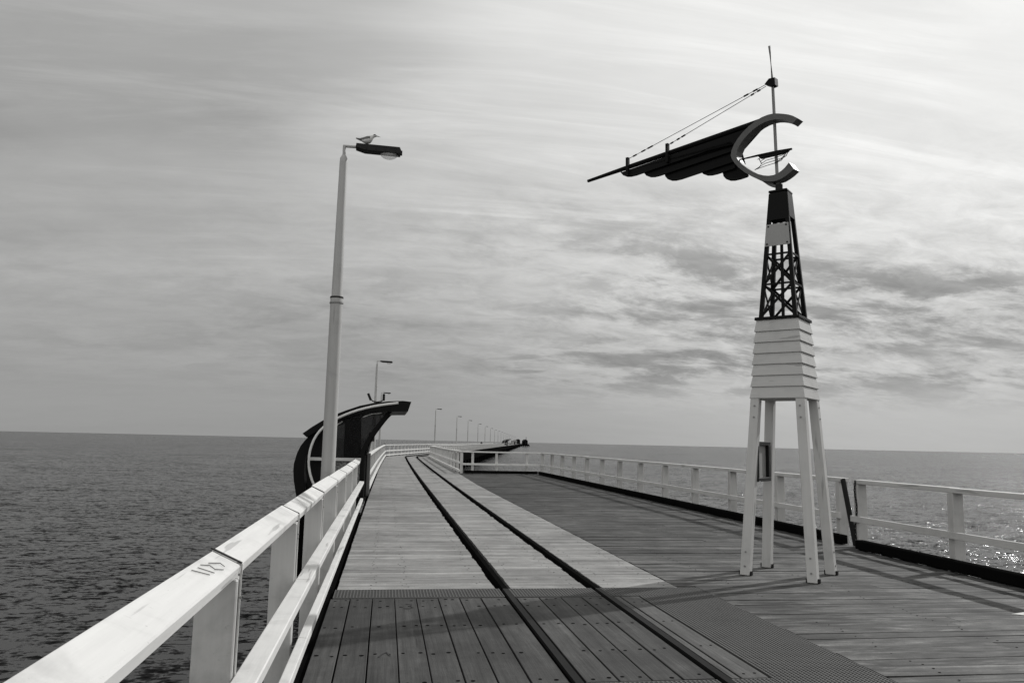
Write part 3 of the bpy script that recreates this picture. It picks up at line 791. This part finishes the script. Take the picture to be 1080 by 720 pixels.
# ------------------------------------------------------------------ curved shelter on the left
SY, SD = 22.0, 3.0; KS = SY/19.
def sp3(a, b_, yy=SY): return Vector((a*KS, yy, 1.65+(b_-1.65)*KS))
sh = thing('shelter', 'black curved shelter with pale pipe trim beside the near railing end', 'shelter', (-1.6, SY, 0))
ro = [(-1.897, 1.743), (-1.69, 1.901), (-1.48, 2.039), (-1.226, 2.179), (-.948, 2.298), (-.624, 2.418), (-.295, 2.495), (.037, 2.539), (.372, 2.56), (.564, 2.543)]
ri = [(-1.80, 1.66), (-1.60, 1.79), (-1.40, 1.92), (-1.15, 2.03), (-.90, 2.14), (-.593, 2.25), (-.264, 2.30), (.092, 2.30), (.30, 2.31), (.494, 2.315)]
q = MB(); q.strip(ro, ri, lambda a, b_: sp3(a, b_, SY-.25), (0, SD+.5, 0), 'black_paint'); q.build('roof', sh)
wo_ = [(-1.76, 1.70), (-1.86, 1.58), (-1.946, 1.457), (-2.02, 1.28), (-2.075, 1.05), (-2.08, .90), (-2.055, .65), (-1.98, .30), (-1.86, .02)]
wi_ = [(-1.62, 1.70), (-1.70, 1.55), (-1.76, 1.41), (-1.81, 1.24), (-1.84, 1.04), (-1.84, .90), (-1.82, .68), (-1.76, .34), (-1.68, .02)]
q = MB(); q.strip(wo_, wi_, lambda a, b_: sp3(a, b_), (0, SD, 0), 'black_paint'); q.build('back_wall', sh)
pp = [(.262, 2.505), (-.071, 2.457), (-.401, 2.391), (-.728, 2.292), (-1.008, 2.173), (-1.263, 2.034), (-1.471, 1.863), (-1.612, 1.661), (-1.697, 1.418), (-1.726, 1.155), (-1.705, .96), (-1.651, .743), (-1.533, .50), (-1.40, .25)]
q = MB(); q.tube([sp3(a, b_, SY-.29) for a, b_ in chaik(pp)], .034, 'pale_pipe', 10); q.build('pipe_trim', sh)
rib = [(.136, 2.305), (.04, 2.20), (-.055, 2.076), (-.15, 1.94), (-.243, 1.803), (-.32, 1.68), (-.387, 1.555), (-.45, 1.40), (-.484, 1.266), (-.49, 1.05), (-.486, .826), (-.47, .3)]
for yy in (SY-.02, SY+SD-.1):
    q = MB(); q.strip([(a, b_) for a, b_ in rib], [(a-.10, b_+.01) for a, b_ in rib], lambda a, b_, yy=yy: sp3(a, b_, yy), (0, .1, 0), 'black_paint'); q.build('arched_rib', sh)
for yy in (SY+.1, SY+SD-.4):
    q = MB(); q.box((-.64, yy-.06, -.1), (-.52, yy+.06, 1.2), 'dark_steel', .01); q.build('post', sh)
q = MB(); q.box((-.56, SY+SD-.12, -.1), (-.43, SY+SD+.02, 1.22), 'grey_steel', .01); q.build('bollard_post', sh)
# end panels
ed = [(-1.80, 1.66), (-1.60, 1.79), (-1.40, 1.92), (-1.40, 1.17), (-1.45, .3), (-1.70, .3), (-1.80, .9), (-1.76, 1.41)]
q = MB(); q.prism(ed, lambda a, b_: sp3(a, b_, SY+.02), (0, .04, 0), 'black_paint'); q.build('end_panel', sh)
gl = [(-1.38, 1.93), (-1.15, 2.03), (-.90, 2.14), (-.593, 2.25), (-.264, 2.30), (.05, 2.295), (-.15, 2.07), (-.32, 1.82), (-.47, 1.58), (-.56, 1.30), (-.585, .9), (-.57, .5), (-1.38, .5)]
for yy, mm in ((SY+.045, 'glass_tint'), (SY+SD-.06, 'glass_tint')):
    q = MB(); q.prism(gl, lambda a, b_, yy=yy: sp3(a, b_, yy), (0, .012, 0), mm); q.build('glass_panel', sh)
q = MB(); q.prism([(-1.02, 2.09), (-.62, 2.22), (-.58, 1.16), (-1.0, 1.14)], lambda a, b_: sp3(a, b_, SY+1.2), (0, .06, 0), 'black_paint'); q.build('display_panel', sh)
q = MB(); q.tube([sp3(-1.30, 1.82, SY+.0), sp3(-1.12, 1.98, SY+.0), sp3(-1.02, 2.05, SY)], .022, 'pale_pipe', 8); q.tube([sp3(-.55, 2.16, SY+.0), sp3(-.35, 2.24, SY), sp3(-.12, 2.27, SY)], .016, 'pale_pipe', 8); q.build('inner_trim', sh)
q = MB(); q.box((-2.35, SY-.2, -.12), (-.58, SY+SD+.2, -.005), 'tar_timber'); q.build('floor', sh)
q = MB(); q.box((-2.0, SY+.3, .42), (-1.5, SY+SD-.3, .47), 'pale_timber', .005); q.box((-1.95, SY+.6, 0), (-1.6, SY+.7, .42), 'dark_steel'); q.box((-1.95, SY+SD-.8, 0), (-1.6, SY+SD-.7, .42), 'dark_steel'); q.build('bench', sh)
q = MB(); q.beam((-1.98, SY-.08, 1.09), (-.64, SY-.08, 1.09), .08, .085, 'old_white_paint', bev=.005); q.build('side_handrail', sh)
q = MB(); q.box((-1.32, SY-.06, .1), (-.66, SY-.02, 1.04), 'perforated'); q.build('mesh_panel', sh)
for X in (-2.2, -.9):
    for yy in (SY, SY+SD): q = MB(); q.tube([(X, yy, SEA-1.5), (X, yy, -.12)], .16, 'pier_timber', 12); q.build('pile', sh)
# twin floodlight on the roof
b0 = sp3(-.25, 2.50, SY+.6); tl = thing('twin_floodlight', 'small pair of floodlights on a curved bracket on the shelter roof', 'floodlight', tuple(b0))
q = MB(); q.tube([b0+Vector((0, 0, -.02)), b0+Vector((0, 0, .06))], .03, 'dark_steel', 8)
q.tube([b0+Vector((-.17, 0, .15)), b0+Vector((-.12, 0, .08)), b0+Vector((0, 0, .055)), b0+Vector((.13, 0, .08)), b0+Vector((.19, 0, .13))], .016, 'dark_steel', 8); q.build('bracket', tl)
for s_, lean in ((-1, -.06), (1, .0)):
    q = MB(); c_ = b0+Vector((s_*.19, 0, .16))
    q.beam(c_+Vector((-lean*.4, 0, -.06)), c_+Vector((lean, 0, .13)), .13, .07, 'dark_steel', (1, 0, 0), .01); q.build('floodlight_head', tl)
# far copy of the shelter kind further out, and a small sign beyond the shelter
c_ = copy_tree(sh); c_.location = (after(2.2, 346), 346, 0); c_.scale = (1.2, 1.2, 1.1); c_['label'] = 'tiny far dark shelter out along the pier'
nb_ = thing('notice_sign', 'small dark sign on a pale post just past the curved shelter', 'sign', (-.62, 35, 0))
q = MB(); q.box((-.66, 34.96, -.2), (-.56, 35.06, 1.62), 'white_paint_upright', .006); q.build('post', nb_)
q = MB(); q.box((-.72, 34.9, 1.55), (-.48, 34.955, 1.93), 'dark_steel', .006); q.build('sign_panel', nb_)

# ------------------------------------------------------------------ things far out
def hut(label, X, Y, w_, dp, hw, hr, wall, roof, chim=False):
    root = thing('pier_building', label, 'building', (X, Y, 0))
    boxpart('wall', root, (X-w_/2, Y-dp/2, -.05), (X+w_/2, Y+dp/2, hw), wall, .02)
    q = MB(); q.prism([(-w_/2-.3, hw), (w_/2+.3, hw), (w_/2*.2, hr), (-w_/2*.2, hr)], lambda a, b_: Vector((X+a, Y-dp/2-.3, b_)), (0, dp+.6, 0), roof); q.build('roof', root)
    boxpart('door', root, (X-.45, Y-dp/2-.04, 0), (X+.45, Y-dp/2-.003, 2), 'dark_steel', .005)
    boxpart('window', root, (X+w_*.25, Y-dp/2-.04, 1), (X+w_*.4, Y-dp/2-.003, 1.8), 'dark_steel', .005)
    if chim:
        q = MB(); q.tube([(X+w_*.3, Y, hw), (X+w_*.3, Y, hr+2.2)], .22, 'dark_steel', 8); q.build('mast', root)
platf = MB(); Yp = 742
platf.box((after(XR+.1, Yp)-1, Yp, -1.7), (after(XR, Yp)+9, Yp+60, -.03), 'pier_timber')
for j in range(6):
    platf.tube([(after(XR, Yp)+j*1.8, Yp+.5, SEA-1), (after(XR, Yp)+j*1.8, Yp+.5, -1.7)], .5, 'pier_timber', 6)
struct(platf.build('pier_head'))
hut('tiny pale hut standing on the pier short of its far end', after(1.6, 560), 560, 3.2, 7, 2.6, 3.3, 'pale_timber', 'pale_timber')
hut('tiny dark building at the far pier end, nearer of the two', after(1.5, 735), 735, 3.2, 8, 3.2, 4.6, 'pier_timber', 'dark_steel')
hut('tiny dark building with a mast at the far pier end, furthest right', after(8, 765), 765, 4.0, 10, 3.0, 4.6, 'pier_timber', 'dark_steel', True)
# person at the far railing
pr = bpy.data.meshes.new('person'); bm = bmesh.new()
PX, PY = after(.1, 215), 215
J = {'pel': (0, 0, .95), 'ch': (0, 0, 1.3), 'nk': (0, 0, 1.47), 'hd': (0, .02, 1.62), 'lk': (-.1, .02, .5), 'lf': (-.11, 0, .06), 'rk': (.1, .02, .5), 'rf': (.11, 0, .06),
     'ls': (-.18, 0, 1.38), 'le': (-.24, .03, 1.12), 'lh': (-.22, .14, .95), 'rs': (.18, 0, 1.38), 're': (.24, .03, 1.12), 'rh': (.22, .14, .95)}
RD = {'pel': .15, 'ch': .16, 'nk': .06, 'hd': .11, 'lk': .065, 'lf': .055, 'rk': .065, 'rf': .055, 'ls': .07, 'le': .05, 'lh': .04, 'rs': .07, 're': .05, 'rh': .04}
sk = bm.verts.layers.skin.verify()
vv = {k_: bm.verts.new(c_) for k_, c_ in J.items()}
for a, b_ in (('pel', 'ch'), ('ch', 'nk'), ('nk', 'hd'), ('pel', 'lk'), ('lk', 'lf'), ('pel', 'rk'), ('rk', 'rf'), ('ch', 'ls'), ('ls', 'le'), ('le', 'lh'), ('ch', 'rs'), ('rs', 're'), ('re', 'rh')): bm.edges.new((vv[a], vv[b_]))
for k_, v_ in vv.items(): v_[sk].radius = (RD[k_], RD[k_]*.8); v_[sk].use_root = (k_ == 'pel')
bm.to_mesh(pr); bm.free(); pr.materials.append(MAT['clothes'])
po = bpy.data.objects.new('person', pr); COL.objects.link(po); po.location = (PX, PY, 0)
po.modifiers.new('skin', 'SKIN'); po.modifiers.new('sub', 'SUBSURF').levels = 1
tag(po, 'tiny far person in dark clothes standing on the pier', 'person')
# buoy
bo = thing('buoy', 'small dark buoy floating far off on the sea near the horizon', 'buoy', (65, 500, SEA))
q = MB(); rr = [(0, .5), (.5, .8), (.9, .6), (1.0, .18), (2.0, .10)]
q.loft([[(65+rd*cos(2*pi*s_/12), 500+rd*sin(2*pi*s_/12), SEA-.4+hh) for s_ in range(12)] for hh, rd in rr], 'dark_steel'); q.build('float', bo)
q = MB(); q.tube([(65, 500, SEA+1.5), (65, 500, SEA+1.95)], .22, 'dark_steel', 8); q.build('topmark', bo)
# scrap of paper on the deck
q = MB(); v_ = [q.bm.verts.new(c_) for c_ in ((6.46, 7.50, .004), (6.62, 7.40, .004), (6.85, 7.46, .018), (6.74, 7.58, .010), (6.60, 7.47, .028))]
i = q.mi('paper')
for tri in ((0, 1, 4), (1, 2, 4), (2, 3, 4), (3, 0, 4)): q.bm.faces.new([v_[j] for j in tri]).material_index = i
q.prism([(6.46, 7.50), (6.62, 7.40), (6.85, 7.46), (6.74, 7.58)], lambda a, b_: Vector((a, b_, .0032)), (0, 0, .0006), 'paper')
tag(q.build('paper_scrap', None, (6.6, 7.48, 0)), 'white scrap of paper lying on the dark deck at the right picture edge', 'paper')
